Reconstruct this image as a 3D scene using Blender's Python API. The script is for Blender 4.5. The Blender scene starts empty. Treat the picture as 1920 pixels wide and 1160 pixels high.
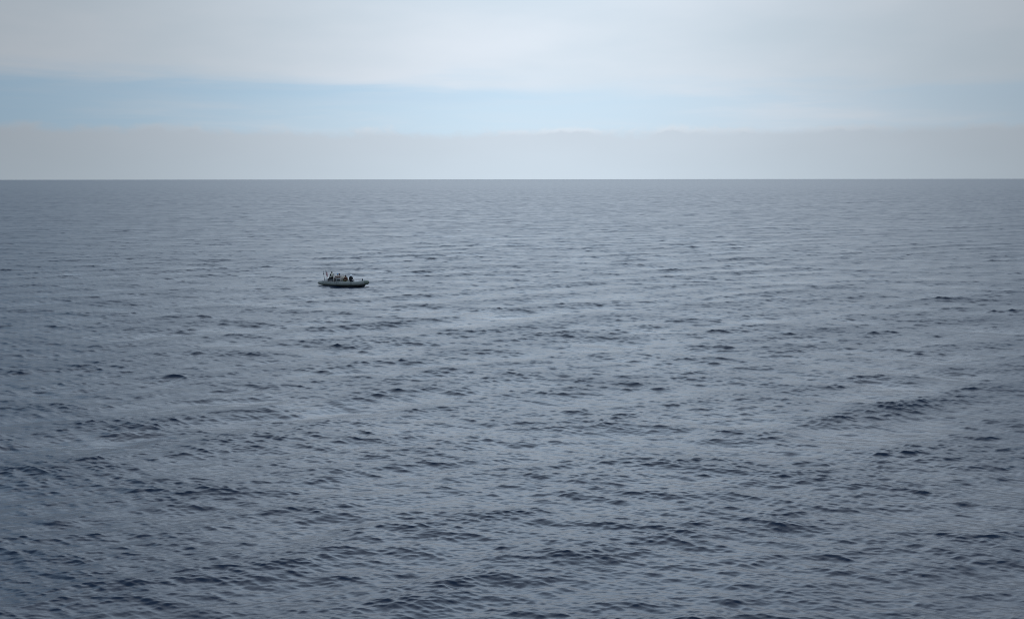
import bpy, bmesh, math, random
import numpy as np
from mathutils import Vector, Matrix, Euler

# ------------------------------------------------------------------ camera, sky, sun, exposure
sc = bpy.context.scene
COL = sc.collection
CAM_H = 14.6
F_PX = 1920 * 35.0 / 36.0                      # focal length in photo pixels
PITCH = math.atan((580 - 336.0) / F_PX)        # horizon at row 336 of 1160

cam_data = bpy.data.cameras.new('camera')
cam_data.lens = 35.0
cam_data.sensor_width = 36.0
cam_data.clip_start = 0.5
cam_data.clip_end = 200000.0
cam = bpy.data.objects.new('camera', cam_data)
COL.objects.link(cam)
cam.location = (0, 0, CAM_H)
cam.rotation_euler = (Matrix.Rotation(math.pi / 2 - PITCH, 3, 'X') @ Matrix.Rotation(math.radians(-0.06), 3, 'Z')).to_euler()
sc.camera = cam

SUN_EL, SUN_AZ = math.radians(38), math.radians(4)     # azimuth measured from +Y towards +X
sun_data = bpy.data.lights.new('sun', 'SUN')
sun_data.energy = 0.5
sun_data.angle = math.radians(60)
sun_data.color = (1.0, 0.98, 0.95)
sun_data.specular_factor = 1.0
sun = bpy.data.objects.new('sun', sun_data)
COL.objects.link(sun)
sd = Vector((math.sin(SUN_AZ) * math.cos(SUN_EL), math.cos(SUN_AZ) * math.cos(SUN_EL), math.sin(SUN_EL)))
sun.rotation_euler = sd.to_track_quat('Z', 'Y').to_euler()
sun.location = (0, 0, 60)

sc.view_settings.view_transform = 'Standard'
sc.view_settings.look = 'None'
sc.view_settings.gamma = 1
sc.view_settings.exposure = 0.0
sc.cycles.filter_width = 1.05


class NT:
    """Small helper around a node tree."""
    def __init__(self, tree):
        self.t = tree
        self.n = tree.nodes
        self.l = tree.links

    def put(self, sock, v):
        if isinstance(v, bpy.types.NodeSocket):
            self.l.new(v, sock)
        else:
            sock.default_value = v

    def math(self, op, a, b=0.0, c=0.0, clamp=False):
        n = self.n.new('ShaderNodeMath')
        n.operation = op
        n.use_clamp = clamp
        self.put(n.inputs[0], a); self.put(n.inputs[1], b); self.put(n.inputs[2], c)
        return n.outputs[0]

    def vmath(self, op, a, b=(0, 0, 0), scale=None):
        n = self.n.new('ShaderNodeVectorMath')
        n.operation = op
        self.put(n.inputs[0], a); self.put(n.inputs[1], b)
        if scale is not None:
            self.put(n.inputs['Scale'], scale)
        return n.outputs[0]

    def smooth(self, x, a, b):
        n = self.n.new('ShaderNodeMapRange')
        n.interpolation_type = 'SMOOTHSTEP'
        self.put(n.inputs['Value'], x)
        n.inputs['From Min'].default_value = a
        n.inputs['From Max'].default_value = b
        return n.outputs['Result']

    def noise(self, vec, scale, detail=3.0, rough=0.5, dist=0.0, color=False):
        n = self.n.new('ShaderNodeTexNoise')
        self.l.new(vec, n.inputs['Vector'])
        n.inputs['Scale'].default_value = scale
        n.inputs['Detail'].default_value = detail
        n.inputs['Roughness'].default_value = rough
        n.inputs['Distortion'].default_value = dist
        return n.outputs['Color' if color else 'Fac']

    def mix(self, fac, a, b, mode='MIX'):
        n = self.n.new('ShaderNodeMix')
        n.data_type = 'RGBA'
        n.blend_type = mode
        self.put(n.inputs['Factor'], fac)
        self.put(n.inputs[6], a if isinstance(a, bpy.types.NodeSocket) else (*a, 1))
        self.put(n.inputs[7], b if isinstance(b, bpy.types.NodeSocket) else (*b, 1))
        return n.outputs[2]

    def scale(self, col, f):
        return self.vmath('SCALE', col, scale=f)


def build_world():
    w = bpy.data.worlds.new('World')
    sc.world = w
    w.use_nodes = True
    t = NT(w.node_tree)
    t.n.clear()
    out = t.n.new('ShaderNodeOutputWorld')
    bg = t.n.new('ShaderNodeBackground')
    t.l.new(bg.outputs[0], out.inputs[0])
    sky = t.n.new('ShaderNodeTexSky')
    sky.sky_type = 'NISHITA'
    sky.sun_disc = False
    sky.sun_elevation = SUN_EL
    sky.sun_rotation = SUN_AZ
    sky.air_density = 1.0
    sky.dust_density = 0.6
    sky.ozone_density = 1.5
    tc = t.n.new('ShaderNodeTexCoord')
    d = tc.outputs['Generated']
    sep = t.n.new('ShaderNodeSeparateXYZ')
    t.l.new(d, sep.inputs[0])
    x, y, z = sep.outputs
    DEG = 180 / math.pi
    el = t.math('MULTIPLY', t.math('ARCSINE', z), DEG)
    az = t.math('MULTIPLY', t.math('ARCTAN2', x, y), DEG)
    # noise in (azimuth, elevation) degrees -> long flat cloud streaks near the horizon
    comb = t.n.new('ShaderNodeCombineXYZ')
    t.l.new(t.math('MULTIPLY', az, 0.10), comb.inputs[0])
    t.l.new(t.math('MULTIPLY', el, 1.0), comb.inputs[1])
    streak = t.noise(comb.outputs[0], 0.9, 5, 0.55, 0.3)
    comb2 = t.n.new('ShaderNodeCombineXYZ')
    t.l.new(t.math('MULTIPLY', az, 0.42), comb2.inputs[0])
    t.l.new(t.math('MULTIPLY', el, 0.6), comb2.inputs[1])
    comb2.inputs[2].default_value = 7.3
    lump = t.noise(comb2.outputs[0], 1.0, 6, 0.6)
    comb3 = t.n.new('ShaderNodeCombineXYZ')
    t.l.new(t.math('MULTIPLY', az, 0.06), comb3.inputs[0])
    t.l.new(t.math('MULTIPLY', el, 0.22), comb3.inputs[1])
    comb3.inputs[2].default_value = 3.1
    broad = t.noise(comb3.outputs[0], 1.0, 4, 0.5)

    # bright part of the cloud sheet in front of the hidden sun: falls off with azimuth
    a0 = t.math('DIVIDE', t.math('SUBTRACT', az, GLOW_AZ), GLOW_W)
    glow = t.math('POWER', 2.71828, t.math('MULTIPLY', t.math('MULTIPLY', a0, a0), -1.0))
    side = t.math('ADD', GLOW_LO, t.math('MULTIPLY', glow, 1.0 - GLOW_LO))
    # overcast sheet gets brighter with height
    lift = t.math('MULTIPLY', t.smooth(el, 10.0, 22.0), t.math('SUBTRACT', 1.0, t.smooth(el, 26.0, 62.0)))
    dome = t.math('ADD', 1.0, t.math('MULTIPLY', lift, DOME_UP))
    dome = t.math('SUBTRACT', dome, t.math('MULTIPLY', t.smooth(el, 30.0, 75.0), 0.25))

    nish = t.scale(sky.outputs[0], 0.11)
    gap_col = t.mix(t.math('MULTIPLY', glow, 0.55), t.mix(0.85, nish, (0.42, 0.65, 0.90)), (0.66, 0.79, 0.89))
    sheet = t.mix(t.smooth(broad, 0.3, 0.7), (0.665, 0.772, 0.872), (0.745, 0.818, 0.905))
    sheet = t.scale(sheet, t.math('ADD', 0.94, t.math('MULTIPLY', broad, 0.12)))
    bank = t.mix(t.smooth(el, 0.2, 2.7), (0.615, 0.715, 0.81), (0.615, 0.70, 0.79))

    # upper sheet: ragged soft lower edge at 4..6 degrees
    e1 = t.math('ADD', el, t.math('MULTIPLY', t.math('SUBTRACT', streak, 0.5), 3.4))
    e1 = t.math('ADD', e1, t.math('MULTIPLY', az, 0.012))
    m_up = t.smooth(e1, 3.6, 6.0)
    veil = t.math('MULTIPLY', t.smooth(streak, 0.42, 0.75), 0.45)
    m_up = t.math('MAXIMUM', m_up, t.math('ADD', veil, t.math('MULTIPLY', t.smooth(az, -2.0, 24.0), 0.50)))
    c = t.mix(m_up, gap_col, sheet)
    # a deeper blue streak left of centre, just under the sheet
    e3 = t.math('SUBTRACT', t.math('ADD', el, t.math('MULTIPLY', t.math('SUBTRACT', streak, 0.5), 1.2)), t.math('SUBTRACT', 4.62, t.math('MULTIPLY', az, 0.012)))
    e3 = t.math('DIVIDE', e3, 0.42)
    band = t.math('POWER', 2.71828, t.math('MULTIPLY', t.math('MULTIPLY', e3, e3), -1.0))
    band = t.math('MULTIPLY', band, t.math('SUBTRACT', 1.0, t.smooth(az, -8.0, 8.0)))
    c = t.mix(t.math('MULTIPLY', band, 0.33), c, (0.40, 0.66, 0.90))
    # low bank: lumpy crest just under 3 degrees
    e2 = t.math('ADD', el, t.math('MULTIPLY', t.math('SUBTRACT', lump, 0.5), -1.5))
    m_bank = t.smooth(e2, 2.95, 2.45)
    n = t.n.new('ShaderNodeMapRange')
    n.interpolation_type = 'SMOOTHSTEP'
    t.l.new(e2, n.inputs['Value'])
    n.inputs['From Min'].default_value = 2.35
    n.inputs['From Max'].default_value = 3.0
    n.inputs['To Min'].default_value = 1.0
    n.inputs['To Max'].default_value = 0.0
    m_bank = n.outputs['Result']
    rim = t.math('MULTIPLY', t.math('MULTIPLY', t.smooth(e2, 2.35, 2.75), t.smooth(lump, 0.42, 0.60)), t.math('ADD', 0.1, t.math('MULTIPLY', glow, 0.75)))
    bank = t.scale(bank, t.math('ADD', 0.93, t.math('MULTIPLY', broad, 0.14)))
    bank = t.mix(rim, bank, (0.80, 0.83, 0.88))
    c = t.mix(m_bank, c, bank)
    c = t.scale(c, side)
    c = t.scale(c, dome)
    c = t.vmath('MULTIPLY', c, t.mix(t.smooth(el, 8.0, 22.0), (1, 1, 1), (0.785, 0.977, 1.16)))
    t.l.new(c, bg.inputs[0])
    bg.inputs[1].default_value = 1.0


GLOW_AZ, GLOW_W, GLOW_LO = 2.0, 21.0, 0.46
DOME_UP = 1.15
build_world()


# ------------------------------------------------------------------ materials
def mat(name, col, rough=0.6, metal=0.0, var=0.15, vscale=8.0, ior=1.45):
    m = bpy.data.materials.new(name)
    m.use_nodes = True
    t = NT(m.node_tree)
    b = t.n['Principled BSDF']
    tc = t.n.new('ShaderNodeTexCoord')
    f = t.noise(tc.outputs['Object'], vscale, 5, 0.6)
    lo = tuple(c * (1 - var) for c in col)
    hi = tuple(min(1, c * (1 + var)) for c in col)
    t.l.new(t.mix(t.smooth(f, 0.3, 0.7), lo, hi), b.inputs['Base Color'])
    b.inputs['Roughness'].default_value = rough
    b.inputs['Metallic'].default_value = metal
    b.inputs['IOR'].default_value = ior
    return m


M = {
    'tube': mat('grey_tube_fabric', (0.215, 0.217, 0.20), 0.55, var=0.12, vscale=2.5),
    'tube_dark': mat('dark_grey_patch', (0.12, 0.14, 0.115), 0.6),
    'seam': mat('tube_seam_grey', (0.15, 0.16, 0.15), 0.6),
    'under_shade': mat('painted_under_shade', (0.06, 0.068, 0.07), 0.5),  # shade and wet below the tube, put into the colour
    'hull': mat('grey_hull_paint', (0.06, 0.075, 0.09), 0.35),
    'deck': mat('deck_grey', (0.14, 0.14, 0.14), 0.8),
    'pale': mat('pale_grey_paint', (0.42, 0.40, 0.40), 0.5),
    'white': mat('white_paint', (0.78, 0.78, 0.78), 0.45, var=0.05),
    'rail': mat('pale_rail_paint', (0.70, 0.59, 0.53), 0.45),
    'tan': mat('tan_canvas', (0.56, 0.46, 0.33), 0.85),
    'brown': mat('brown_cushion', (0.16, 0.085, 0.065), 0.8),
    'grey': mat('mid_grey_paint', (0.20, 0.21, 0.21), 0.5),
    'dark': mat('black_rubber', (0.015, 0.016, 0.02), 0.6),
    'screen': mat('dark_glass', (0.02, 0.025, 0.03), 0.1),
    'metal': mat('dark_metal', (0.08, 0.08, 0.09), 0.4, 0.5),
    'skin': mat('skin', (0.36, 0.20, 0.14), 0.5, var=0.06),
    'black_cloth': mat('black_cloth', (0.008, 0.009, 0.012), 0.9, var=0.3),
    'navy_cloth': mat('navy_cloth', (0.012, 0.015, 0.035), 0.9, var=0.3),
    'cream_cloth': mat('cream_cloth', (0.68, 0.62, 0.52), 0.85, var=0.12),
    'olive_cloth': mat('olive_camouflage', (0.10, 0.11, 0.06), 0.9, var=0.6, vscale=14),
    'brown_cloth': mat('brown_cloth', (0.12, 0.085, 0.045), 0.9, var=0.5, vscale=10),
    'maroon': mat('maroon_vest', (0.14, 0.035, 0.035), 0.8, var=0.25),
    'helmet_white': mat('white_helmet', (0.90, 0.90, 0.92), 0.3, var=0.02),
    'helmet_blue': mat('light_blue_helmet', (0.16, 0.36, 0.62), 0.35, var=0.05),
    'boot': mat('boot_leather', (0.012, 0.011, 0.010), 0.6),
    'hair': mat('dark_hair', (0.012, 0.010, 0.009), 0.7),
    'eye': mat('eye_dark', (0.02, 0.018, 0.016), 0.15),
    'green_bag': mat('green_bag', (0.09, 0.13, 0.09), 0.85, var=0.3),
    'rope': mat('grey_rope', (0.25, 0.25, 0.24), 0.9),
}


def flag_mat():
    m = bpy.data.materials.new('striped_flag_cloth')
    m.use_nodes = True
    t = NT(m.node_tree)
    b = t.n['Principled BSDF']
    tc = t.n.new('ShaderNodeTexCoord')
    sep = t.n.new('ShaderNodeSeparateXYZ')
    t.l.new(tc.outputs['UV'], sep.inputs[0])
    s = t.math('FRACT', t.math('MULTIPLY', sep.outputs[1], 6.5))
    stripes = t.mix(t.math('LESS_THAN', s, 0.5), (0.78, 0.74, 0.76), (0.50, 0.16, 0.18))
    canton = t.math('MULTIPLY', t.math('LESS_THAN', sep.outputs[0], 0.4), t.math('GREATER_THAN', sep.outputs[1], 0.46))
    t.l.new(t.mix(canton, stripes, (0.10, 0.06, 0.11)), b.inputs['Base Color'])
    b.inputs['Roughness'].default_value = 0.85
    return m


M['flag'] = flag_mat()


def sea_mat():
    m = bpy.data.materials.new('sea_water')
    m.use_nodes = True
    t = NT(m.node_tree)
    b = t.n['Principled BSDF']
    geo = t.n.new('ShaderNodeNewGeometry')
    pos = geo.outputs['Position']
    # small wind ripples finer than the mesh: tilt the normal by vector noise in world space
    total = None
    for sc_, stretch, k in ((1.6, 1.8, 0.012), (4.5, 2.2, 0.028), (10.0, 2.4, 0.050)):
        v = t.vmath('MULTIPLY', pos, (1.0, stretch, 1.0))
        nz = t.noise(v, sc_, 2.0, 0.55, 0.2, color=True)
        off = t.vmath('SUBTRACT', nz, (0.5, 0.5, 0.5))
        off = t.vmath('MULTIPLY', off, (k * 1.6, k * 2.6, 0.0))
        total = off if total is None else t.vmath('ADD', total, off)
    # gusts: patches of rougher and smoother water
    gust = t.noise(t.vmath('MULTIPLY', pos, (0.012, 0.03, 0.0)), 1.0, 3, 0.55, 0.4)
    total = t.vmath('SCALE', total, scale=t.math('ADD', 0.55, t.math('MULTIPLY', gust, 0.9)))
    nrm = t.vmath('NORMALIZE', t.vmath('ADD', geo.outputs['Normal'], total))
    t.l.new(nrm, b.inputs['Normal'])
    foam = t.n.new('ShaderNodeAttribute')
    foam.attribute_name = 'foam'
    fn = t.noise(pos, 9.0, 4, 0.65)
    ff = t.math('MULTIPLY', foam.outputs['Fac'], t.smooth(fn, 0.42, 0.62))
    t.l.new(t.mix(ff, (0.0075, 0.018, 0.041), (0.75, 0.78, 0.8)), b.inputs['Base Color'])
    # roughness from the slopes of all ripples finer than the mesh
    rip = t.n.new('ShaderNodeAttribute')
    rip.attribute_name = 'ripple'
    band = t.noise(t.vmath('MULTIPLY', pos, (0.12, 0.08, 0.0)), 1.0, 6, 0.7)
    var = t.math('MULTIPLY', t.math('ADD', rip.outputs['Fac'], 0.0004), t.math('MULTIPLY', t.math('ADD', 0.35, t.smooth(band, 0.25, 0.75)), 0.32))
    r = t.math('POWER', t.math('ADD', t.math('MULTIPLY', var, 2.0), 0.0003), 0.25)
    t.l.new(t.math('ADD', r, t.math('MULTIPLY', ff, 0.4), clamp=True), b.inputs['Roughness'])
    b.inputs['IOR'].default_value = 1.333
    return m


M['sea'] = sea_mat()

# ------------------------------------------------------------------ the sea: a sum of wind waves
rng = np.random.default_rng(11)
WIND = math.radians(262)         # direction the waves travel (towards the viewer, a little to the left)


def wave_components():
    comps = []
    lam = 0.09
    while lam < 24:
        octv = math.log2(lam)
        # slope rms density per component
        s = 0.0182 if lam < 0.7 else 0.0158
        if lam > 1.2:
            s *= math.exp(-((octv - math.log2(1.2)) / 1.75) ** 2) * 0.91 + 0.09
        spread = 0.40 if lam > 4 else (0.32 if lam > 1 else 0.42)
        th = WIND + rng.normal() * spread + (0.72 if rng.random() < (0.45 if lam > 2.6 else 0.12) else 0.0)
        k = 2 * math.pi / lam
        comps.append((lam, k * math.cos(th), k * math.sin(th), s * math.sqrt(2) / k * rng.uniform(0.6, 1.35), rng.uniform(0, 2 * math.pi)))
        lam *= 2 ** (1 / 34.0)
    # two gentle wave trains crossing at an angle, with long connected crests
    for centre, n, s in ((WIND + 0.66, 16, 0.0100), (WIND - 0.24, 14, 0.0078)):
        for i in range(n):
            lam = 4.6 * 2 ** (1.25 * (i + rng.random()) / n)
            th = centre + rng.normal() * 0.13
            k = 2 * math.pi / lam
            comps.append((lam, k * math.cos(th), k * math.sin(th), s * math.sqrt(2) / k, rng.uniform(0, 2 * math.pi)))
    comps.sort()
    return comps


COMPS = wave_components()[::-1]          # longest first


def gust_components():
    g = []
    lam = 9.0
    while lam < 150:
        th = WIND + rng.normal() * 0.9
        k = 2 * math.pi / lam
        g.append((lam, k * math.cos(th), k * math.sin(th), rng.uniform(0.6, 1.4), rng.uniform(0, 2 * math.pi)))
        lam *= 2 ** (1 / 9.0)
    return g


GUST = gust_components()
CHOP = 0.85


def sea_displace(X, Y, spacing):
    """Displacement of a flat patch; components too short for the local mesh spacing fade out."""
    X = np.asarray(X, dtype=np.float64); Y = np.asarray(Y, dtype=np.float64)
    dx = np.zeros(X.shape, np.float32); dy = np.zeros_like(dx); dz = np.zeros_like(dx)
    # gusts: patches and lanes where the short ripples stand steeper or lie flatter
    g = np.zeros_like(dx)
    for lam, kx, ky, a, ph in GUST:
        w = min(1.0, max(0.0, (lam / spacing - 2.0) / 1.2))
        if w > 0:
            g += (a * w) * np.sin((kx * X + ky * Y + ph).astype(np.float32))
    g *= math.sqrt(2 / len(GUST))
    mod = None
    var_l = 0.0
    lost = np.zeros_like(dx)
    for lam, kx, ky, a, ph in COMPS:
        w = min(1.0, max(0.0, (lam / spacing - 2.0) / 1.2))
        k = math.hypot(kx, ky)
        if lam < 2.2 and mod is None:
            # short ripples steepen on the long crests and in the gusts
            mod = np.exp(0.05 * g + 0.19 * dz / math.sqrt(var_l + 1e-6) - 0.02)
            mod = np.clip(mod, 0.30, 2.0)
        mm = 1.0 if mod is None else mod
        lost += (1 - w * w) * (a * k) ** 2 / 2 * mm ** 2
        var_l += a * a / 2
        if w <= 0:
            continue
        arg = (kx * X + ky * Y + ph).astype(np.float32)
        s = np.sin(arg); c = np.cos(arg)
        aw = (a * w) * mm
        dz += aw * c
        dx -= (CHOP * kx / k) * aw * s
        dy -= (CHOP * ky / k) * aw * s
    return dx, dy, dz, lost


def build_sea(foam_fn):
    r = [2.0]
    def run(to, f):
        while r[-1] < to:
            r.append(r[-1] * (1 + f))
    run(26, 0.03); run(62, 0.0012); run(800, 0.0014); run(2500, 0.0021); run(6000, 0.005); run(12000, 0.015); run(90000, 0.12)
    r = np.array(r)
    half = math.radians(33)
    dense = np.linspace(-half, half, 1350)
    sparse = np.linspace(half, 2 * math.pi - half, 120)[1:-1]
    th = np.concatenate([dense, sparse])
    nr, nt = len(r), len(th)
    co = np.zeros((nr, nt, 3), dtype=np.float32)
    chop = np.zeros((nr, nt), dtype=np.float32)
    st, ct = np.sin(th), np.cos(th)
    nd = len(dense)
    for i0 in range(0, nr, 24):
        i1 = min(nr, i0 + 24)
        rr = r[i0:i1, None]
        spacing = float(r[min(i1, nr - 1)] - r[min(i1, nr - 1) - 1])
        for a0, a1, extra in ((0, nd, 0.0), (nd, nt, None)):
            X = rr * st[None, a0:a1]; Y = rr * ct[None, a0:a1]
            sp = max(spacing, 0.05)
            if extra is None:
                sp = max(sp, float(r[i0]) * (sparse[1] - sparse[0]))
            dx, dy, dz, lost = sea_displace(X, Y, sp)
            chop[i0:i1, a0:a1] = lost
            co[i0:i1, a0:a1, 0] = X + dx; co[i0:i1, a0:a1, 1] = Y + dy; co[i0:i1, a0:a1, 2] = dz
    me = bpy.data.meshes.new('sea')
    nv = nr * nt + 1
    allco = np.concatenate([co.reshape(-1, 3), np.array([[0, 0, 0]], dtype=np.float32)])
    I, J = np.meshgrid(np.arange(nr - 1), np.arange(nt), indexing='ij')
    J2 = (J + 1) % nt
    quads = np.stack([I * nt + J, I * nt + J2, (I + 1) * nt + J2, (I + 1) * nt + J], -1).reshape(-1, 4)[:, ::-1]
    tri = np.stack([np.full(nt, nv - 1), (np.arange(nt) + 1) % nt, np.arange(nt)], -1)
    loops = np.concatenate([quads.reshape(-1), tri.reshape(-1)]).astype(np.int32)
    starts = np.concatenate([np.arange(len(quads)) * 4, len(quads) * 4 + np.arange(nt) * 3]).astype(np.int32)
    me.vertices.add(nv)
    me.vertices.foreach_set('co', allco.reshape(-1))
    me.loops.add(len(loops))
    me.loops.foreach_set('vertex_index', loops)
    me.polygons.add(len(starts))
    me.polygons.foreach_set('loop_start', starts)
    me.polygons.foreach_set('use_smooth', np.ones(len(starts), dtype=bool))
    me.update(calc_edges=True)
    at = me.attributes.new('foam', 'FLOAT', 'POINT')
    at.data.foreach_set('value', foam_fn(allco).astype(np.float32))
    at = me.attributes.new('ripple', 'FLOAT', 'POINT')
    at.data.foreach_set('value', np.append(chop.reshape(-1), 0).astype(np.float32))
    me.materials.append(M['sea'])
    o = bpy.data.objects.new('sea', me)
    o['kind'] = 'structure'
    o['label'] = 'dark blue grey choppy sea reaching to the horizon'
    COL.objects.link(o)
    return o


# ------------------------------------------------------------------ mesh helpers
def obj(name, bm, m, parent=None, smooth=True):
    me = bpy.data.meshes.new(name)
    bmesh.ops.recalc_face_normals(bm, faces=bm.faces)
    bm.to_mesh(me)
    bm.free()
    return link(name, me, m, parent, smooth)


def link(name, me, m, parent=None, smooth=True):
    if smooth:
        me.polygons.foreach_set('use_smooth', np.ones(len(me.polygons), dtype=bool))
    me.materials.append(m)
    o = bpy.data.objects.new(name, me)
    COL.objects.link(o)
    if parent:
        o.parent = parent
    return o


def tag(o, label, cat, group=None):
    o['label'] = label
    o['category'] = cat
    if group:
        o['group'] = group
    return o


def sweep(bm, pts, radii, seg=16, caps=True, squash=1.0):
    """Round tube along a polyline with a radius per point."""
    pts = [Vector(p) for p in pts]
    rings = []
    for i, p in enumerate(pts):
        a = pts[max(0, i - 1)]; b = pts[min(len(pts) - 1, i + 1)]
        t = (b - a).normalized()
        ref = Vector((0, 0, 1)) if abs(t.z) < 0.95 else Vector((1, 0, 0))
        u = t.cross(ref).normalized(); v = u.cross(t).normalized()
        rr = radii[i] if hasattr(radii, '__len__') else radii
        rings.append([bm.verts.new(p + u * (math.cos(2 * math.pi * k / seg) * rr) + v * (math.sin(2 * math.pi * k / seg) * rr * squash)) for k in range(seg)])
    for r0, r1 in zip(rings, rings[1:]):
        for k in range(seg):
            bm.faces.new((r0[k], r0[(k + 1) % seg], r1[(k + 1) % seg], r1[k]))
    if caps:
        bm.faces.new(rings[0][::-1]); bm.faces.new(rings[-1])


def box(bm, c, s, bev=0.02, rot=None):
    r = bmesh.ops.create_cube(bm, size=1.0)
    vs = r['verts']
    bmesh.ops.scale(bm, vec=s, verts=vs)
    if bev:
        es = list({e for v in vs for e in v.link_edges})
        q = bmesh.ops.bevel(bm, geom=es, offset=bev, segments=2, affect='EDGES', profile=0.6)
        vs = list({v for f in q['faces'] for v in f.verts} | {v for v in vs if v.is_valid})
    if rot:
        bmesh.ops.rotate(bm, cent=(0, 0, 0), matrix=Euler(rot).to_matrix(), verts=vs)
    bmesh.ops.translate(bm, vec=c, verts=vs)


def ellipsoid(bm, c, r, rot=None, seg=16):
    q = bmesh.ops.create_uvsphere(bm, u_segments=seg, v_segments=seg // 2 + 2, radius=1.0)
    bmesh.ops.scale(bm, vec=r, verts=q['verts'])
    if rot:
        bmesh.ops.rotate(bm, cent=(0, 0, 0), matrix=Euler(rot).to_matrix(), verts=q['verts'])
    bmesh.ops.translate(bm, vec=c, verts=q['verts'])


def capsule(bm, a, b, ra, rb, seg=12):
    a, b = Vector(a), Vector(b)
    t = (b - a).normalized()
    pts, rad = [], []
    for k in range(4):
        q = math.pi / 2 * (1 - k / 4)
        pts.append(a - t * (ra * math.sin(q) * 0.999)); rad.append(max(ra * math.cos(q), ra * 0.08))
    pts += [a, a.lerp(b, 0.5), b]; rad += [ra, (ra + rb) / 2, rb]
    for k in range(1, 5):
        q = math.pi / 2 * k / 4
        pts.append(b + t * (rb * math.sin(q) * 0.999)); rad.append(max(rb * math.cos(q), rb * 0.08))
    sweep(bm, pts, rad, seg)


def bend(pts, n=5):
    """Catmull-Rom through points."""
    P = [Vector(p) for p in pts]
    P = [P[0] * 2 - P[1]] + P + [P[-1] * 2 - P[-2]]
    out = []
    for i in range(1, len(P) - 2):
        for k in range(n):
            s = k / n
            p0, p1, p2, p3 = P[i - 1], P[i], P[i + 1], P[i + 2]
            out.append(0.5 * ((2 * p1) + (p2 - p0) * s + (2 * p0 - 5 * p1 + 4 * p2 - p3) * s * s + (3 * p1 - p0 - 3 * p2 + p3) * s ** 3))
    out.append(P[-2])
    return out


def fuse(name, bm, m, parent=None, voxel=0.008, smooth_it=4):
    """Melt overlapping shapes into one continuous skin."""
    me = bpy.data.meshes.new('tmp')
    bmesh.ops.recalc_face_normals(bm, faces=bm.faces)
    bm.to_mesh(me); bm.free()
    o = bpy.data.objects.new('tmp', me)
    COL.objects.link(o)
    r = o.modifiers.new('r', 'REMESH'); r.mode = 'VOXEL'; r.voxel_size = voxel
    s = o.modifiers.new('s', 'SMOOTH'); s.factor = 0.5; s.iterations = smooth_it
    dg = bpy.context.evaluated_depsgraph_get()
    me2 = bpy.data.meshes.new_from_object(o.evaluated_get(dg))
    me2.name = name
    bpy.data.objects.remove(o); bpy.data.meshes.remove(me)
    me2.materials.clear()
    return link(name, me2, m, parent)


# ------------------------------------------------------------------ where the boat floats
def sea_point(px, py):
    """Point of the mean sea level seen at a photo pixel."""
    d = Vector(((px - 960) / F_PX, (580 - py) / F_PX, -1.0))
    d = cam.rotation_euler.to_matrix() @ d
    k = -CAM_H / d.z
    return Vector((d.x * k, d.y * k, 0))


BOAT_YAW = -math.radians(20)
boat_c = sea_point(647.2, 535.0)


def wave_z(x, y):
    return float(sea_displace(np.array([[x]]), np.array([[y]]), 0.3)[2][0, 0])


fw = Vector((math.cos(BOAT_YAW), math.sin(BOAT_YAW), 0))
lw = Vector((-fw.y, fw.x, 0))
zs = [wave_z(*(boat_c + fw * a + lw * b).xy) for a in (-2.4, -1.2, 0, 1.2, 2.4) for b in (-0.9, 0, 0.9)]
BOAT_Z = sum(zs) / len(zs) - 0.12
BOAT_MAT = Matrix.Translation((boat_c.x, boat_c.y, BOAT_Z)) @ Matrix.Rotation(BOAT_YAW, 4, 'Z') @ Matrix.Rotation(math.radians(0.6), 4, 'Y')


def foam_at(co):
    f = np.zeros(len(co))
    b = BOAT_MAT @ Vector((3.15, -0.1, 0))
    d2 = ((co[:, 0] - b.x) / 0.30) ** 2 + ((co[:, 1] - b.y) / 0.6) ** 2
    f += np.exp(-d2) * 0.8
    b = BOAT_MAT @ Vector((-3.3, -0.9, 0))
    d2 = ((co[:, 0] - b.x) / 0.5) ** 2 + ((co[:, 1] - b.y) / 0.8) ** 2
    f += np.exp(-d2) * 0.3
    return np.clip(f, 0, 1)


build_sea(foam_at)

# ------------------------------------------------------------------ the boat
boat = bpy.data.objects.new('inflatable_boat', None)
COL.objects.link(boat)
boat.matrix_world = BOAT_MAT
tag(boat, 'grey rigid inflatable boat with crew, alone on the open sea', 'boat')

TR = 0.305


def tube_path():
    side = [(-3.72, -1.02, 0.50), (-3.5, -1.03, 0.495), (-3.15, -1.04, 0.49), (-2.7, -1.05, 0.485), (-1.8, -1.06, 0.485), (-0.8, -1.06, 0.49),
            (0.2, -1.06, 0.505), (1.1, -1.05, 0.535), (1.9, -1.0, 0.58), (2.5, -0.85, 0.645), (2.95, -0.6, 0.70), (3.28, -0.28, 0.74)]
    rad = [0.09, 0.21, 0.278, 0.302, TR, TR, TR, TR, TR, 0.302, 0.292, 0.282]
    pts = side + [(3.38, 0, 0.75)] + [(x, -y, z) for x, y, z in side[::-1]]
    rr = rad + [0.28] + rad[::-1]
    P = bend(pts, 6)
    R = [v.x for v in bend([(a, 0, 0) for a in rr], 6)]
    return P, [max(0.03, a) for a in R]


TP, TRAD = tube_path()
bm = bmesh.new()
sweep(bm, TP, TRAD, 28)
tube = obj('tube', bm, M['tube'], boat)
n_t = len(TP)


def tube_at(x, side=-1):
    ii = sorted((i for i in range(n_t) if TP[i].y * side > 0.05), key=lambda i: TP[i].x)
    xs = [TP[i].x for i in ii]
    return (Vector((x, float(np.interp(x, xs, [TP[i].y for i in ii])), float(np.interp(x, xs, [TP[i].z for i in ii])))),
            float(np.interp(x, xs, [TRAD[i] for i in ii])))


def sleeve(name, x0, x1, extra, m, parent):
    for side in (-1, 1):
        bm = bmesh.new()
        q = [tube_at(x0 + (x1 - x0) * k / 4, side) for k in range(5)]
        sweep(bm, [a for a, _ in q], [r + extra for _, r in q], 28)
        obj(name, bm, m, parent)


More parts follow.
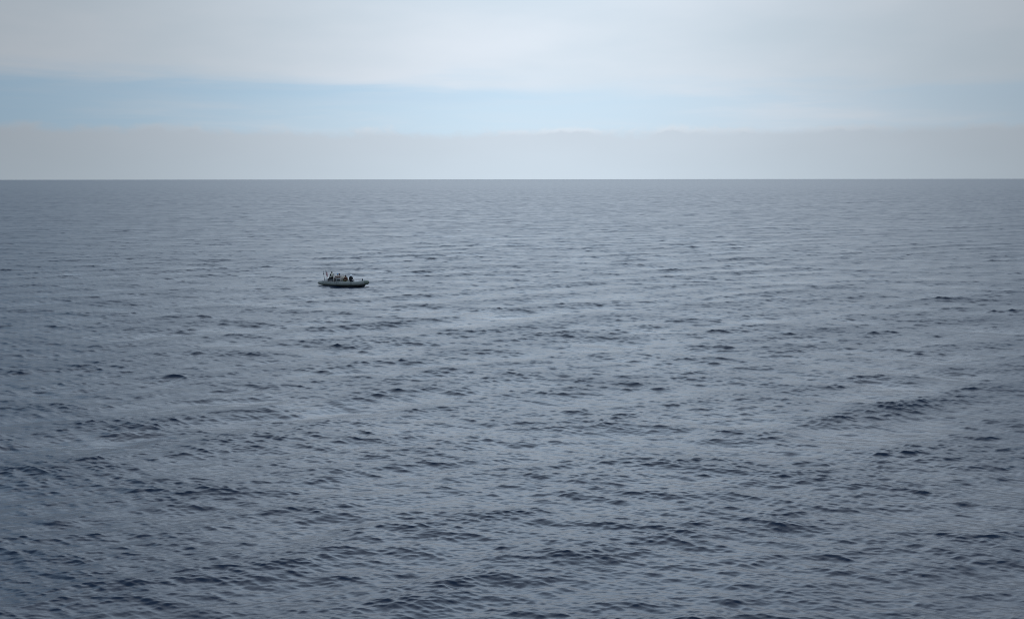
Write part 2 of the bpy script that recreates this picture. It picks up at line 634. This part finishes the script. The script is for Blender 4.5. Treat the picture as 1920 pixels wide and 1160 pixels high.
# darker bow nose patch, stern cone patches, seam bands
bm = bmesh.new()
idx = [i for i in range(n_t) if TP[i].x > 3.1]
sweep(bm, [TP[i] for i in idx], [TRAD[i] + 0.005 for i in idx], 28)
obj('bow_patch', bm, M['tube_dark'], tube)
sleeve('seam_band', -2.80, -2.66, 0.005, M['seam'], tube)
sleeve('seam_band', -0.70, -0.52, 0.005, M['seam'], tube)
sleeve('seam_band', 1.55, 1.72, 0.005, M['seam'], tube)
# added dark strips: paint the shade and wet on the tube's lower side
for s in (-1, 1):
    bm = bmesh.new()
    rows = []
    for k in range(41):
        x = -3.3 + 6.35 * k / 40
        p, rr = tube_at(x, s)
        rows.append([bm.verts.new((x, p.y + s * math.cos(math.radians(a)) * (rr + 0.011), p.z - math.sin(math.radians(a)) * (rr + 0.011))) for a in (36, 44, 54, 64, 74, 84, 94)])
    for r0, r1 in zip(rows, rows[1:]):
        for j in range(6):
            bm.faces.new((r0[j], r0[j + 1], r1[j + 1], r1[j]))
    obj('under_shade_strip', bm, M['under_shade'], tube)
# rubbing strake along the outside
bm = bmesh.new()
for s in (-1, 1):
    idx = [i for i in range(n_t) if TP[i].y * s > 0 and -3.0 < TP[i].x < 2.8]
    pts = [TP[i] + Vector((0, s * (TRAD[i] + 0.004), -0.07)) for i in idx]
    sweep(bm, pts, 0.028, 8)
obj('rub_strake', bm, M['tube_dark'], tube)
# pale step pads on the tube tops, stern to amidships
for s in (-1, 1):
    for x0, x1 in ((-2.95, -2.05), (-1.95, -1.15), (-1.05, -0.30)):
        bm = bmesh.new()
        rows = []
        for k in range(9):
            x = x0 + (x1 - x0) * k / 8
            p, rr = tube_at(x, s)
            row = []
            for j in range(7):
                a = math.radians(-38 + 76 * j / 6)
                row.append(bm.verts.new((x, p.y + math.sin(a) * (rr + 0.02), p.z + math.cos(a) * (rr + 0.02))))
            rows.append(row)
        for r0, r1 in zip(rows, rows[1:]):
            for j in range(6):
                bm.faces.new((r0[j], r0[j + 1], r1[j + 1], r1[j]))
        bmesh.ops.solidify(bm, geom=list(bm.faces), thickness=0.012)
        obj('step_pad', bm, M['pale'], tube)
# grab line looped along each tube
bm = bmesh.new()
for s in (-1, 1):
    xs = [-2.5 + 0.55 * k for k in range(9)]
    pts = []
    for a, b in zip(xs, xs[1:]):
        for q in (0, 0.25, 0.5, 0.75):
            x = a + (b - a) * q
            p, rr = tube_at(x, s)
            sag = 0.16 * math.sin(math.pi * q)
            ang = math.radians(58) + sag * 2.0
            pts.append((x, p.y + s * math.sin(ang) * (rr + 0.02), p.z + math.cos(ang) * (rr + 0.02)))
    sweep(bm, pts, 0.011, 6)
obj('grab_line', bm, M['rope'], boat)

# hard V hull
bm = bmesh.new()
secs = []
for x, kz, cy, cz, ty, tz in ((-2.95, -0.42, 0.92, -0.06, 0.98, 0.34), (-2.0, -0.43, 0.94, -0.06, 0.99, 0.34), (-0.6, -0.43, 0.95, -0.04, 1.0, 0.35),
                              (0.8, -0.40, 0.92, 0.02, 0.99, 0.38), (1.8, -0.32, 0.78, 0.12, 0.92, 0.44), (2.5, -0.16, 0.52, 0.24, 0.74, 0.50),
                              (2.95, 0.08, 0.26, 0.38, 0.46, 0.58), (3.18, 0.34, 0.06, 0.50, 0.12, 0.64)):
    secs.append([bm.verts.new(v) for v in ((x, -ty, tz), (x, -cy, cz), (x, 0, kz), (x, cy, cz), (x, ty, tz))])
for a, b in zip(secs, secs[1:]):
    for k in range(4):
        bm.faces.new((a[k], a[k + 1], b[k + 1], b[k]))
    bm.faces.new((a[4], a[0], b[0], b[4]))
bm.faces.new(secs[0]); bm.faces.new(secs[-1][::-1])
obj('hull', bm, M['hull'], boat, smooth=False)

# deck a little above the hull's top, with the transom board
bm = bmesh.new()
for z in (0.36, 0.40):
    pass
outline = [(-2.9, -0.86), (1.3, -0.86), (2.1, -0.72), (2.7, -0.42), (2.95, 0), (2.7, 0.42), (2.1, 0.72), (1.3, 0.86), (-2.9, 0.86)]
f = bm.faces.new([bm.verts.new((x, y, 0.415 + max(0, x - 1.0) * 0.07)) for x, y in outline])
r = bmesh.ops.extrude_face_region(bm, geom=[f])
bmesh.ops.translate(bm, vec=(0, 0, 0.035), verts=[g for g in r['geom'] if isinstance(g, bmesh.types.BMVert)])
obj('deck', bm, M['deck'], boat, smooth=False)
bm = bmesh.new()
box(bm, (-2.93, 0, 0.52), (0.08, 1.62, 0.46), 0.015)
obj('transom', bm, M['grey'], boat, smooth=False)
DK = 0.45

# engine box amidships aft, padded top
bm = bmesh.new(); box(bm, (-2.08, 0.05, DK + 0.28), (0.95, 0.95, 0.56), 0.05)
eb = obj('engine_box', bm, M['metal'], boat)
bm = bmesh.new(); box(bm, (-2.08, 0.05, DK + 0.60), (0.93, 0.91, 0.09), 0.035)
obj('cushion', bm, M['dark'], eb)

# starboard locker with dark hatch
bm = bmesh.new(); box(bm, (-0.79, -0.42, DK + 0.34), (0.72, 0.34, 0.68), 0.03)
lk = obj('locker', bm, M['grey'], boat)
bm = bmesh.new(); box(bm, (-0.73, -0.592, DK + 0.50), (0.50, 0.02, 0.20), 0.006)
obj('hatch', bm, M['screen'], lk)
bm = bmesh.new(); box(bm, (-0.73, -0.600, DK + 0.62), (0.56, 0.02, 0.025), 0.006)
obj('hinge_strip', bm, M['pale'], lk)

# helm seat
bm = bmesh.new(); box(bm, (-1.10, 0.22, DK + 0.19), (0.38, 0.42, 0.38), 0.03)
hs = obj('helm_seat', bm, M['grey'], boat)
bm = bmesh.new(); box(bm, (-1.10, 0.22, DK + 0.41), (0.40, 0.44, 0.06), 0.025)
obj('cushion', bm, M['brown'], hs)

# helm console with tan cover, windscreen frame and wheel
bm = bmesh.new()
prof = [(-0.38, DK), (-0.12, DK), (-0.16, DK + 0.78), (-0.30, DK + 0.84), (-0.42, DK + 0.66)]
fs = [[bm.verts.new((x, y, z)) for x, z in prof] for y in (-0.42, 0.62)]
bm.faces.new(fs[0]); bm.faces.new(fs[1][::-1])
for k in range(5):
    bm.faces.new((fs[0][k], fs[0][(k + 1) % 5], fs[1][(k + 1) % 5], fs[1][k]))
bmesh.ops.bevel(bm, geom=list(bm.edges), offset=0.02, segments=2, affect='EDGES')
con = obj('console', bm, M['grey'], boat)
bm = bmesh.new()
box(bm, (-0.21, 0.1, DK + 0.87), (0.26, 1.10, 0.05), 0.02)
obj('dash_cover', bm, M['tan'], con)
bm = bmesh.new()
for z in (0.78, 0.66, 0.54):
    box(bm, (-0.26, -0.435, DK + z), (0.22, 0.025, 0.05), 0.008)
obj('side_batten', bm, M['tan'], con)
bm = bmesh.new()
box(bm, (-0.395, 0.22, DK + 0.76), (0.02, 0.34, 0.16), 0.005, rot=None)
obj('instrument_panel', bm, M['screen'], con)
bm = bmesh.new()
circ = [(-0.52, 0.22 + 0.17 * math.cos(a), DK + 0.66 + 0.17 * math.sin(a)) for a in [2 * math.pi * k / 24 for k in range(25)]]
sweep(bm, circ, 0.014, 8, caps=False)
for a in (0.5, 2.6, 4.7):
    sweep(bm, [(-0.52, 0.22, DK + 0.66), (-0.52, 0.22 + 0.17 * math.cos(a), DK + 0.66 + 0.17 * math.sin(a))], 0.01, 6)
sweep(bm, [(-0.52, 0.22, DK + 0.66), (-0.38, 0.22, DK + 0.66)], 0.02, 8)
obj('steering_wheel', bm, M['dark'], con)

# open tubular frame round the helm with tan and brown padded rails
bm = bmesh.new()
FX0, FX1, FY0, FY1, FZ = -1.42, -0.30, -0.62, 0.78, 1.50
sweep(bm, [(FX0, FY0, FZ), (FX1, FY0, FZ), (FX1, FY1, FZ), (FX0, FY1, FZ), (FX0, FY0, FZ)], 0.026, 10, caps=False)
frame = obj('roll_frame', bm, M['rail'], boat)
for x, y in ((FX0, FY0), (FX1, FY0), (FX0, FY1), (FX1, FY1)):
    bm = bmesh.new()
    sweep(bm, [(x, y, DK), (x, y, FZ)], 0.042 if y < 0 else 0.026, 10)
    obj('post', bm, M['rail'], frame)
for z, m in ((FZ, 'rail'), (FZ - 0.20, 'rail')):
    bm = bmesh.new()
    sweep(bm, [(FX0, FY0, z), (FX1, FY0, z), (0.12, FY0 + 0.1, z - 0.02)], 0.042, 10)
    sweep(bm, [(FX0, FY1, z), (FX1, FY1, z)], 0.026, 10)
    sweep(bm, [(FX0, FY0, z), (FX0, FY1, z)], 0.026, 10)
    obj('rail', bm, M[m], frame)
bm = bmesh.new(); box(bm, (-0.78, FY0 - 0.01, FZ - 0.10), (0.94, 0.04, 0.12), 0.015)
obj('dodger_panel', bm, M['brown'], frame)
bm = bmesh.new(); box(bm, (-0.09, FY0 + 0.055, FZ - 0.06), (0.36, 0.04, 0.06), 0.015, rot=(0, 0, 0.2))
obj('dodger_panel', bm, M['tan'], frame)
bm = bmesh.new(); sweep(bm, [(-1.52, -0.30, DK), (-1.50, -0.30, 1.36)], 0.022, 8)
box(bm, (-1.50, -0.30, 1.14), (0.08, 0.10, 0.22), 0.02)
obj('grab_post', bm, M['metal'], boat)

# front passenger seat on the fore side of the console
bm = bmesh.new(); box(bm, (0.15, 0.02, DK + 0.10), (0.50, 0.80, 0.20), 0.04)
fsq = obj('front_seat', bm, M['grey'], boat)
bm = bmesh.new(); box(bm, (0.15, 0.02, DK + 0.225), (0.48, 0.78, 0.05), 0.02)
obj('cushion', bm, M['brown'], fsq)

# bow: bollard post with crosspiece, white stanchion, low pale rail and anchor locker
bm = bmesh.new(); box(bm, (1.95, -0.05, DK + 0.23), (0.95, 0.95, 0.30), 0.05)
bl = obj('bow_locker', bm, M['pale'], boat)
bm = bmesh.new(); box(bm, (1.95, -0.05, DK + 0.395), (0.97, 0.97, 0.035), 0.012)
obj('lid', bm, M['pale'], bl)
bm = bmesh.new()
for y in (-0.52, 0.45):
    pts = bend([(1.55, y, 0.80), (1.58, y, 1.08), (1.75, y, 1.16), (2.35, y * 0.8, 1.16), (2.5, y * 0.75, 1.08), (2.52, y * 0.74, 0.86)], 5)
    sweep(bm, pts, 0.018, 8)
sweep(bm, [(2.38, -0.41, 1.16), (2.38, 0.35, 1.16)], 0.016, 8)
obj('bow_rail', bm, M['pale'], boat)
bm = bmesh.new()
sweep(bm, [(2.72, -0.02, 0.5), (2.72, -0.02, 1.22), (2.72, -0.02, 1.25)], [0.055, 0.055, 0.045], 12)
sweep(bm, [(2.72, -0.17, 1.10), (2.72, 0.13, 1.10)], 0.028, 8)
obj('towing_post', bm, M['dark'], boat)
bm = bmesh.new(); sweep(bm, [(2.84, 0.05, 0.6), (2.84, 0.05, 1.24)], 0.04, 10)
obj('stanchion', bm, M['white'], boat)
bm = bmesh.new()
sweep(bm, bend([(2.84, 0.05, 1.0), (3.0, 0.0, 0.99), (3.3, -0.1, 0.985)], 5), 0.016, 6)
obj('bow_line', bm, mat('red_rope', (0.22, 0.08, 0.07), 0.9), boat)

# stern: leaning antenna mast with lamp, and flagstaff with striped flag
bm = bmesh.new()
sweep(bm, [(-2.93, -0.55, 0.70), (-2.93, -0.55, 0.82), (-3.08, -0.50, 1.66)], [0.05, 0.045, 0.028], 10)
mast = obj('light_mast', bm, M['metal'], boat)
bm = bmesh.new(); box(bm, (-3.085, -0.50, 1.73), (0.15, 0.13, 0.14), 0.03)
obj('lamp', bm, M['grey'], mast)
bm = bmesh.new()
for y in (-0.56, -0.44):
    sweep(bm, [(-3.10, y, 1.78), (-3.115, y, 2.06)], 0.012, 6)
sweep(bm, [(-3.115, -0.58, 2.04), (-3.115, -0.42, 2.04)], 0.012, 6)
obj('antenna', bm, M['metal'], mast)
bm = bmesh.new()
sweep(bm, [(-2.88, -0.15, 0.45), (-2.955, -0.15, 2.20)], [0.022, 0.016], 8)
staff = obj('flagstaff', bm, M['metal'], boat)
bm = bmesh.new(); ellipsoid(bm, (-2.955, -0.15, 2.22), (0.03, 0.03, 0.03))
obj('finial', bm, M['metal'], staff)
bm = bmesh.new()
uvl = bm.loops.layers.uv.new('UVMap')
nu, nvv = 24, 18
gr = {}
for i in range(nu + 1):
    for j in range(nvv + 1):
        u, v = i / nu, j / nvv
        # hangs almost limp: droops along its fly in soft folds
        x = -2.95 + 0.30 * u + 0.035 * math.sin(8 * u + 2 * v) * u
        y = -0.15 + 0.060 * math.sin(10 * u + 1.2 * v) * u ** 0.5
        z = 1.56 + 0.58 * v - 0.52 * u ** 1.3 - 0.03 * math.sin(7 * u)
        gr[i, j] = bm.verts.new((x + 0.022 * (1 - v), y, z))
for i in range(nu):
    for j in range(nvv):
        f = bm.faces.new((gr[i, j], gr[i + 1, j], gr[i + 1, j + 1], gr[i, j + 1]))
        for lp, (a, b) in zip(f.loops, ((i, j), (i + 1, j), (i + 1, j + 1), (i, j + 1))):
            lp[uvl].uv = (a / nu, b / nvv)
bmesh.ops.solidify(bm, geom=list(bm.faces), thickness=0.004)
obj('flag', bm, M['flag'], staff)

# ------------------------------------------------------------------ loose things in the boat
def boat_root(o, loc, rz=0.0):
    o.matrix_world = BOAT_MAT @ Matrix.Translation(loc) @ Matrix.Rotation(rz, 4, 'Z')


bm = bmesh.new()
ring = [(0.20 * math.cos(a), 0, 0.20 + 0.20 * math.sin(a)) for a in [2 * math.pi * k / 32 for k in range(33)]]
sweep(bm, ring, 0.055, 12, caps=False)
ringo = obj('life_ring', bm, M['white'])
tag(ringo, 'small white ring standing at the stern beside the flagstaff', 'life ring')
boat_root(ringo, (-2.72, -0.30, 0.66), 0.15)
bm = bmesh.new()
sweep(bm, [(-0.2, 0.0, 0.0), (0.2, 0.0, 0.0)], 0.12, 14)
bm.free()

bm = bmesh.new()
pts = bend([(-0.36, 0, 0.12), (-0.30, 0, 0.13), (0, 0.01, 0.14), (0.30, 0, 0.13), (0.36, 0, 0.12)], 5)
sweep(bm, pts, [0.05] + [0.13] * (len(pts) - 2) + [0.05], 16, squash=0.9)
bag = obj('kit_bag', bm, M['green_bag'])
tag(bag, 'soft green kit bag lying in front of the console beside the brown clad person', 'bag')
bm = bmesh.new()
for x in (-0.12, 0.12):
    sweep(bm, bend([(x, -0.13, 0.12), (x, -0.08, 0.25), (x, 0.0, 0.29), (x, 0.08, 0.25), (x, 0.13, 0.12)], 5), 0.012, 6)
obj('strap', bm, M['dark'], bag)
bag.data.transform(Matrix.Scale(1.34, 4))
for ch in bag.children:
    ch.data.transform(Matrix.Scale(1.34, 4))
boat_root(bag, (0.62, -0.60, DK - 0.002), 0.05)


# ------------------------------------------------------------------ people
def hand(bm, wrist, direction, palm_n, side, curl):
    """Palm, four unequal fingers and a thumb leaving the side of the palm."""
    d = Vector(direction).normalized(); n = Vector(palm_n)
    n = (n - d * n.dot(d)).normalized()
    s = d.cross(n).normalized() * side
    w = Vector(wrist)
    for q in (-0.024, 0.0, 0.024):
        capsule(bm, w + s * q * 0.7, w + d * 0.085 + s * q, 0.019, 0.016, 8)
    for k, ln in enumerate((0.070, 0.080, 0.074, 0.058)):
        b0 = w + d * 0.088 + s * (0.030 - 0.0205 * k)
        ang = 0.0
        for seg, fr in enumerate((0.45, 0.32, 0.23)):
            ang += curl * (0.6 + 0.35 * seg)
            dd = d * math.cos(ang) + n * math.sin(ang)
            b1 = b0 + dd * (ln * fr)
            capsule(bm, b0, b1, 0.0095 - 0.0008 * seg, 0.009 - 0.0008 * seg, 8)
            b0 = b1
    t0 = w + d * 0.025 + s * 0.030
    t1 = t0 + (d * 0.7 + s * 0.65 + n * 0.25).normalized() * 0.040
    t2 = t1 + (d * 0.85 + s * 0.2 + n * 0.45).normalized() * 0.032
    capsule(bm, t0, t1, 0.014, 0.011, 8); capsule(bm, t1, t2, 0.011, 0.009, 8)


def person(loc, rz, label, lean=0.1, head_turn=0.0, head_nod=0.0, arms=None, legs=None, outfit=None, hips_up=0.0):
    """Seated figure facing +x, origin on the seat under the pelvis."""
    sl, cl = math.sin(lean), math.cos(lean)
    ax = Vector((sl, 0, cl)); fwd = Vector((cl, 0, -sl))
    pel = Vector((0, 0, 0.11 + hips_up))
    waist = pel + ax * 0.18; chest = pel + ax * 0.36; neck = pel + ax * 0.52
    hl = lean * 0.4 + head_nod
    hax = Vector((math.sin(hl), 0, math.cos(hl)))
    hc = neck + hax * 0.165 + Vector((0.015, 0, 0))
    HR = Matrix.Translation(hc) @ Matrix.Rotation(head_turn, 4, 'Z') @ Matrix.Rotation(hl, 4, 'Y')
    arms = arms or {}; legs = legs or {}
    J = {}
    for s in (1, -1):
        J['sh', s] = pel + ax * 0.465 + Vector((0, 0.185 * s, 0))
        J['el', s], J['wr', s] = [Vector(v) for v in arms.get(s, ((0.16, 0.27 * s, 0.24), (0.36, 0.14 * s, 0.18)))]
        J['hp', s] = pel + Vector((0.0, 0.09 * s, -0.02))
        J['kn', s], J['an', s] = [Vector(v) for v in legs.get(s, ((0.43, 0.14 * s, 0.09), (0.44, 0.13 * s, -0.34)))]
        J['hd', s] = (J['wr', s] - J['el', s]).normalized()

    bm = bmesh.new()
    # head: cranium, jaw, brow, nose, mouth, ears
    def he(c, r):
        q = bmesh.ops.create_uvsphere(bm, u_segments=16, v_segments=10, radius=1.0)
        bmesh.ops.scale(bm, vec=r, verts=q['verts'])
        bmesh.ops.translate(bm, vec=c, verts=q['verts'])
        bmesh.ops.transform(bm, matrix=HR, verts=q['verts'])
    he((-0.012, 0, 0.025), (0.098, 0.077, 0.098))
    he((0.022, 0, -0.045), (0.066, 0.060, 0.075))
    he((0.072, 0, -0.088), (0.022, 0.026, 0.022))
    he((0.078, 0, 0.022), (0.018, 0.050, 0.012))
    he((0.098, 0, -0.018), (0.020, 0.012, 0.026)); he((0.107, 0, -0.032), (0.013, 0.016, 0.010))
    he((0.083, 0, -0.062), (0.014, 0.024, 0.006)); he((0.081, 0, -0.073), (0.013, 0.021, 0.006))
    for s in (1, -1):
        he((0.0, 0.080 * s, -0.01), (0.020, 0.010, 0.032))
        he((0.062, 0.045 * s, -0.035), (0.022, 0.018, 0.020))
    capsule(bm, neck - ax * 0.05, hc - hax * 0.05, 0.062, 0.054)
    capsule(bm, pel, waist, 0.125, 0.115); capsule(bm, waist, chest, 0.118, 0.125)
    for s in (1, -1):
        capsule(bm, chest - ax * 0.12 + Vector((0, 0.06 * s, 0)), chest + ax * 0.06 + Vector((0, 0.08 * s, 0)), 0.105, 0.10)
        capsule(bm, neck - ax * 0.03, J['sh', s], 0.06, 0.066)
        capsule(bm, J['sh', s], J['el', s], 0.056, 0.042); capsule(bm, J['el', s], J['wr', s], 0.043, 0.028)
        hand(bm, J['wr', s] + J['hd', s] * 0.02, J['hd', s], (0.1, -s * 0.6, -0.8), -s if True else s, 0.45)
        capsule(bm, J['hp', s], J['kn', s], 0.088, 0.060); capsule(bm, J['kn', s], J['an', s], 0.060, 0.040)
        capsule(bm, J['an', s], J['an', s] + Vector((0.16, 0.01 * s, -0.055)), 0.042, 0.032)
    o = fuse('person', bm, M['skin'], None, 0.0065, 3)
    tag(o, label, 'person')

    of = outfit or {}
    # jacket: torso, shoulders and sleeves ending at the wrist with a cuff
    bm = bmesh.new()
    capsule(bm, pel + ax * 0.03, waist, 0.150, 0.140); capsule(bm, waist, chest, 0.142, 0.145)
    for s in (1, -1):
        capsule(bm, chest - ax * 0.14 + Vector((0, 0.06 * s, 0)), chest + ax * 0.05 + Vector((0, 0.085 * s, 0)), 0.125, 0.118)
        capsule(bm, neck - ax * 0.05, J['sh', s], 0.072, 0.080)
        capsule(bm, J['sh', s], J['el', s], 0.076, 0.060); capsule(bm, J['el', s], J['wr', s] - J['hd', s] * 0.015, 0.060, 0.042)
        # sleeve folds
        for q in (0.35, 0.7, 0.95):
            p = J['sh', s].lerp(J['el', s], q)
            ellipsoid(bm, p, (0.069, 0.069, 0.045))
    capsule(bm, neck - ax * 0.04, neck + ax * 0.03, 0.078, 0.074)
    fuse('jacket', bm, M[of.get('jacket', 'black_cloth')], o, 0.011, 3)
    # trousers
    bm = bmesh.new()
    capsule(bm, pel - Vector((0, 0.05, 0.005)), pel + Vector((0, 0.05, -0.005)), 0.122, 0.122)
    for s in (1, -1):
        capsule(bm, J['hp', s], J['kn', s], 0.106, 0.080); capsule(bm, J['kn', s], J['an', s] + Vector((0, 0, 0.03)), 0.080, 0.062)
        ellipsoid(bm, J['kn', s].lerp(J['an', s], 0.85), (0.075, 0.070, 0.05))
    fuse('trousers', bm, M[of.get('trousers', 'black_cloth')], o, 0.012, 3)
    for s in (1, -1):
        bm = bmesh.new()
        a = J['an', s]
        capsule(bm, a + Vector((0, 0, 0.06)), a - Vector((0.01, 0, 0.02)), 0.055, 0.055)
        capsule(bm, a - Vector((0.035, 0, 0.045)), a + Vector((0.17, 0.012 * s, -0.055)), 0.048, 0.040)
        fuse('boot', bm, M['boot'], o, 0.010, 2)
        bm = bmesh.new()
        ellipsoid(bm, HR @ Vector((0.079, 0.032 * s, 0.0)), (0.009, 0.013, 0.008), seg=10)
        obj('eye', bm, M['eye'], o)
    if 'vest' in of:
        bm = bmesh.new()
        for s in (1, -1):
            capsule(bm, waist + fwd * 0.085 + Vector((0, 0.085 * s, 0)), chest + ax * 0.08 + fwd * 0.085 + Vector((0, 0.085 * s, 0)), 0.088, 0.080)
            capsule(bm, chest + ax * 0.08 + fwd * 0.08 + Vector((0, 0.085 * s, 0)), chest + ax * 0.12 - fwd * 0.09 + Vector((0, 0.09 * s, 0)), 0.062, 0.062)
            capsule(bm, waist - ax * 0.02 - fwd * 0.075 + Vector((0, 0.07 * s, 0)), chest + ax * 0.08 - fwd * 0.085 + Vector((0, 0.075 * s, 0)), 0.095, 0.085)
            capsule(bm, waist - ax * 0.02 - fwd * 0.07 + Vector((0, 0.10 * s, 0)), waist + fwd * 0.08 + Vector((0, 0.10 * s, 0)), 0.080, 0.080)
        capsule(bm, neck + ax * 0.02 - fwd * 0.075 - Vector((0, 0.06, 0)), neck + ax * 0.02 - fwd * 0.075 + Vector((0, 0.06, 0)), 0.05, 0.05)
        v = fuse('life_vest', bm, M[of['vest']], o, 0.011, 4)
        bm = bmesh.new()
        for h in (0.0, 0.12):
            ring = []
            for k in range(25):
                a = 2 * math.pi * k / 24
                ring.append(waist + ax * (0.03 + h) + fwd * (0.178 * math.cos(a)) + Vector((0, 0.192 * math.sin(a), 0)))
            sweep(bm, ring, 0.013, 6, caps=False)
        obj('strap', bm, M['dark'], v)
    hat = of.get('hat')
    bm = bmesh.new()
    if hat in ('helmet_white', 'helmet_blue', 'navy_cloth', 'helmet_navy'):
        q = bmesh.ops.create_uvsphere(bm, u_segments=28, v_segments=18, radius=1.0)
        bmesh.ops.scale(bm, vec=(0.142, 0.124, 0.142), verts=q['verts'])
        bmesh.ops.delete(bm, geom=[v for v in bm.verts if v.co.z < -0.035 - (0.05 if v.co.x < 0.02 else -0.05)], context='VERTS')
        bmesh.ops.solidify(bm, geom=list(bm.faces), thickness=0.012)
        # small peak over the brow
        ellipsoid(bm, (0.115, 0, 0.03), (0.035, 0.075, 0.008))
        bmesh.ops.translate(bm, vec=(-0.008, 0, 0.032), verts=bm.verts)
        bmesh.ops.transform(bm, matrix=HR, verts=bm.verts)
        obj('helmet', bm, M[hat], o)
        bm = bmesh.new()
        strap = [HR @ Vector(p) for p in ((0.0, 0.088, 0.0), (0.03, 0.078, -0.06), (0.062, 0.03, -0.112), (0.062, -0.03, -0.112), (0.03, -0.078, -0.06), (0.0, -0.088, 0.0))]
        sweep(bm, bend(strap, 4), 0.007, 6)
        obj('chin_strap', bm, M['dark'], o)
    elif hat == 'cap':
        q = bmesh.ops.create_uvsphere(bm, u_segments=24, v_segments=16, radius=1.0)
        bmesh.ops.scale(bm, vec=(0.110, 0.090, 0.100), verts=q['verts'])
        bmesh.ops.delete(bm, geom=[v for v in bm.verts if v.co.z < 0.0], context='VERTS')
        bmesh.ops.solidify(bm, geom=list(bm.faces), thickness=0.008)
        ellipsoid(bm, (0.130, 0, 0.012), (0.075, 0.070, 0.008))
        bmesh.ops.translate(bm, vec=(-0.008, 0, 0.036), verts=bm.verts)
        bmesh.ops.transform(bm, matrix=HR, verts=bm.verts)
        obj('cap', bm, M[of.get('hat_mat', 'black_cloth')], o)
    if hat != 'helmet_white' or True:
        bm = bmesh.new()
        for c, r in (((-0.035, 0, 0.035), (0.088, 0.084, 0.092)), ((-0.075, 0, -0.03), (0.040, 0.064, 0.055)), ((-0.01, 0, 0.06), (0.095, 0.080, 0.070))):
            q = bmesh.ops.create_uvsphere(bm, u_segments=16, v_segments=10, radius=1.0)
            bmesh.ops.scale(bm, vec=r, verts=q['verts']); bmesh.ops.translate(bm, vec=c, verts=q['verts'])
        bmesh.ops.transform(bm, matrix=HR, verts=bm.verts)
        fuse('hair', bm, M['hair'], o, 0.010, 2)
    if 'hood' in of:
        bm = bmesh.new()
        for s in (1, -1):
            capsule(bm, neck - fwd * 0.06 + ax * 0.0, neck - fwd * 0.05 + ax * 0.03 + Vector((0, 0.08 * s, 0)), 0.07, 0.055)
        capsule(bm, neck - fwd * 0.05 + ax * 0.0, neck - fwd * 0.055 + ax * 0.09, 0.085, 0.07)
        fuse('hood', bm, M[of['hood']], o, 0.010, 3)
    boat_root(o, loc, rz)
    return o


# seated aft, facing the stern, pale vest over black sleeves
person((-2.02, -0.02, DK + 0.64), math.radians(148),
       'person in pale cream vest over black sleeves seated nearest the flag, facing the stern', lean=0.16, head_turn=0.2, head_nod=0.1,
       arms={1: ((0.20, 0.24, 0.30), (0.38, 0.16, 0.16)), -1: ((0.22, -0.25, 0.30), (0.40, -0.15, 0.18))},
       legs={1: ((0.40, 0.20, 0.10), (0.52, 0.21, -0.30)), -1: ((0.40, -0.15, 0.10), (0.55, -0.16, -0.30))},
       outfit=dict(jacket='black_cloth', trousers='black_cloth', vest='cream_cloth', hat='cap', hat_mat='navy_cloth'))
# black clothed person with white helmet on the starboard tube, back to the camera
p, rr = tube_at(1.45, -1)
person((1.42, p.y + 0.10, p.z + rr + 0.01), math.radians(100),
       'person in black with a white helmet sitting on the near tube, back turned', lean=0.10, head_nod=0.15, head_turn=-0.1,
       arms={1: ((0.10, 0.30, 0.26), (0.30, 0.20, 0.14)), -1: ((0.06, -0.31, 0.25), (0.27, -0.24, 0.12))},
       legs={1: ((0.42, 0.15, 0.08), (0.42, 0.14, -0.26)), -1: ((0.42, -0.15, 0.08), (0.42, -0.14, -0.26))},
       outfit=dict(jacket='black_cloth', trousers='navy_cloth', hat='helmet_white', hood='black_cloth'))
# brown jacket, dark red vest, facing the camera side
person((0.11, 0.02, DK + 0.25), math.radians(-78),
       'person in brown jacket and dark red vest seated before the console, hands together', lean=0.12, head_nod=0.25, head_turn=0.1,
       arms={1: ((0.16, 0.33, 0.28), (0.33, 0.10, 0.30)), -1: ((0.16, -0.33, 0.28), (0.33, -0.09, 0.28))},
       legs={1: ((0.42, 0.22, 0.10), (0.44, 0.26, -0.16)), -1: ((0.42, -0.22, 0.10), (0.44, -0.26, -0.16))},
       outfit=dict(jacket='brown_cloth', trousers='olive_cloth', vest='maroon', hat='cap', hat_mat='black_cloth'))
# blue helmet on the port tube behind the helm frame
p, rr = tube_at(-1.7, 1)
person((-1.70, p.y - 0.10, p.z + rr - 0.035), math.radians(-85),
       'person in light blue helmet sitting on the far tube behind the frame', lean=0.06, head_turn=0.2,
       legs={1: ((0.42, 0.14, 0.08), (0.38, 0.13, -0.25)), -1: ((0.42, -0.14, 0.08), (0.38, -0.13, -0.25))},
       outfit=dict(jacket='navy_cloth', trousers='navy_cloth', vest='brown_cloth', hat='helmet_blue'))
# helmsman
person((-1.08, 0.22, DK + 0.44), 0.0,
       'person in dark clothes with a dark cap seated at the steering wheel', lean=0.08,
       arms={1: ((0.22, 0.30, 0.26), (0.46, 0.18, 0.28)), -1: ((0.22, -0.30, 0.26), (0.46, -0.16, 0.28))},
       legs={1: ((0.40, 0.14, 0.06), (0.40, 0.13, -0.33)), -1: ((0.40, -0.14, 0.06), (0.40, -0.13, -0.33))},
       outfit=dict(jacket='navy_cloth', trousers='navy_cloth', hat='cap', hat_mat='navy_cloth'))
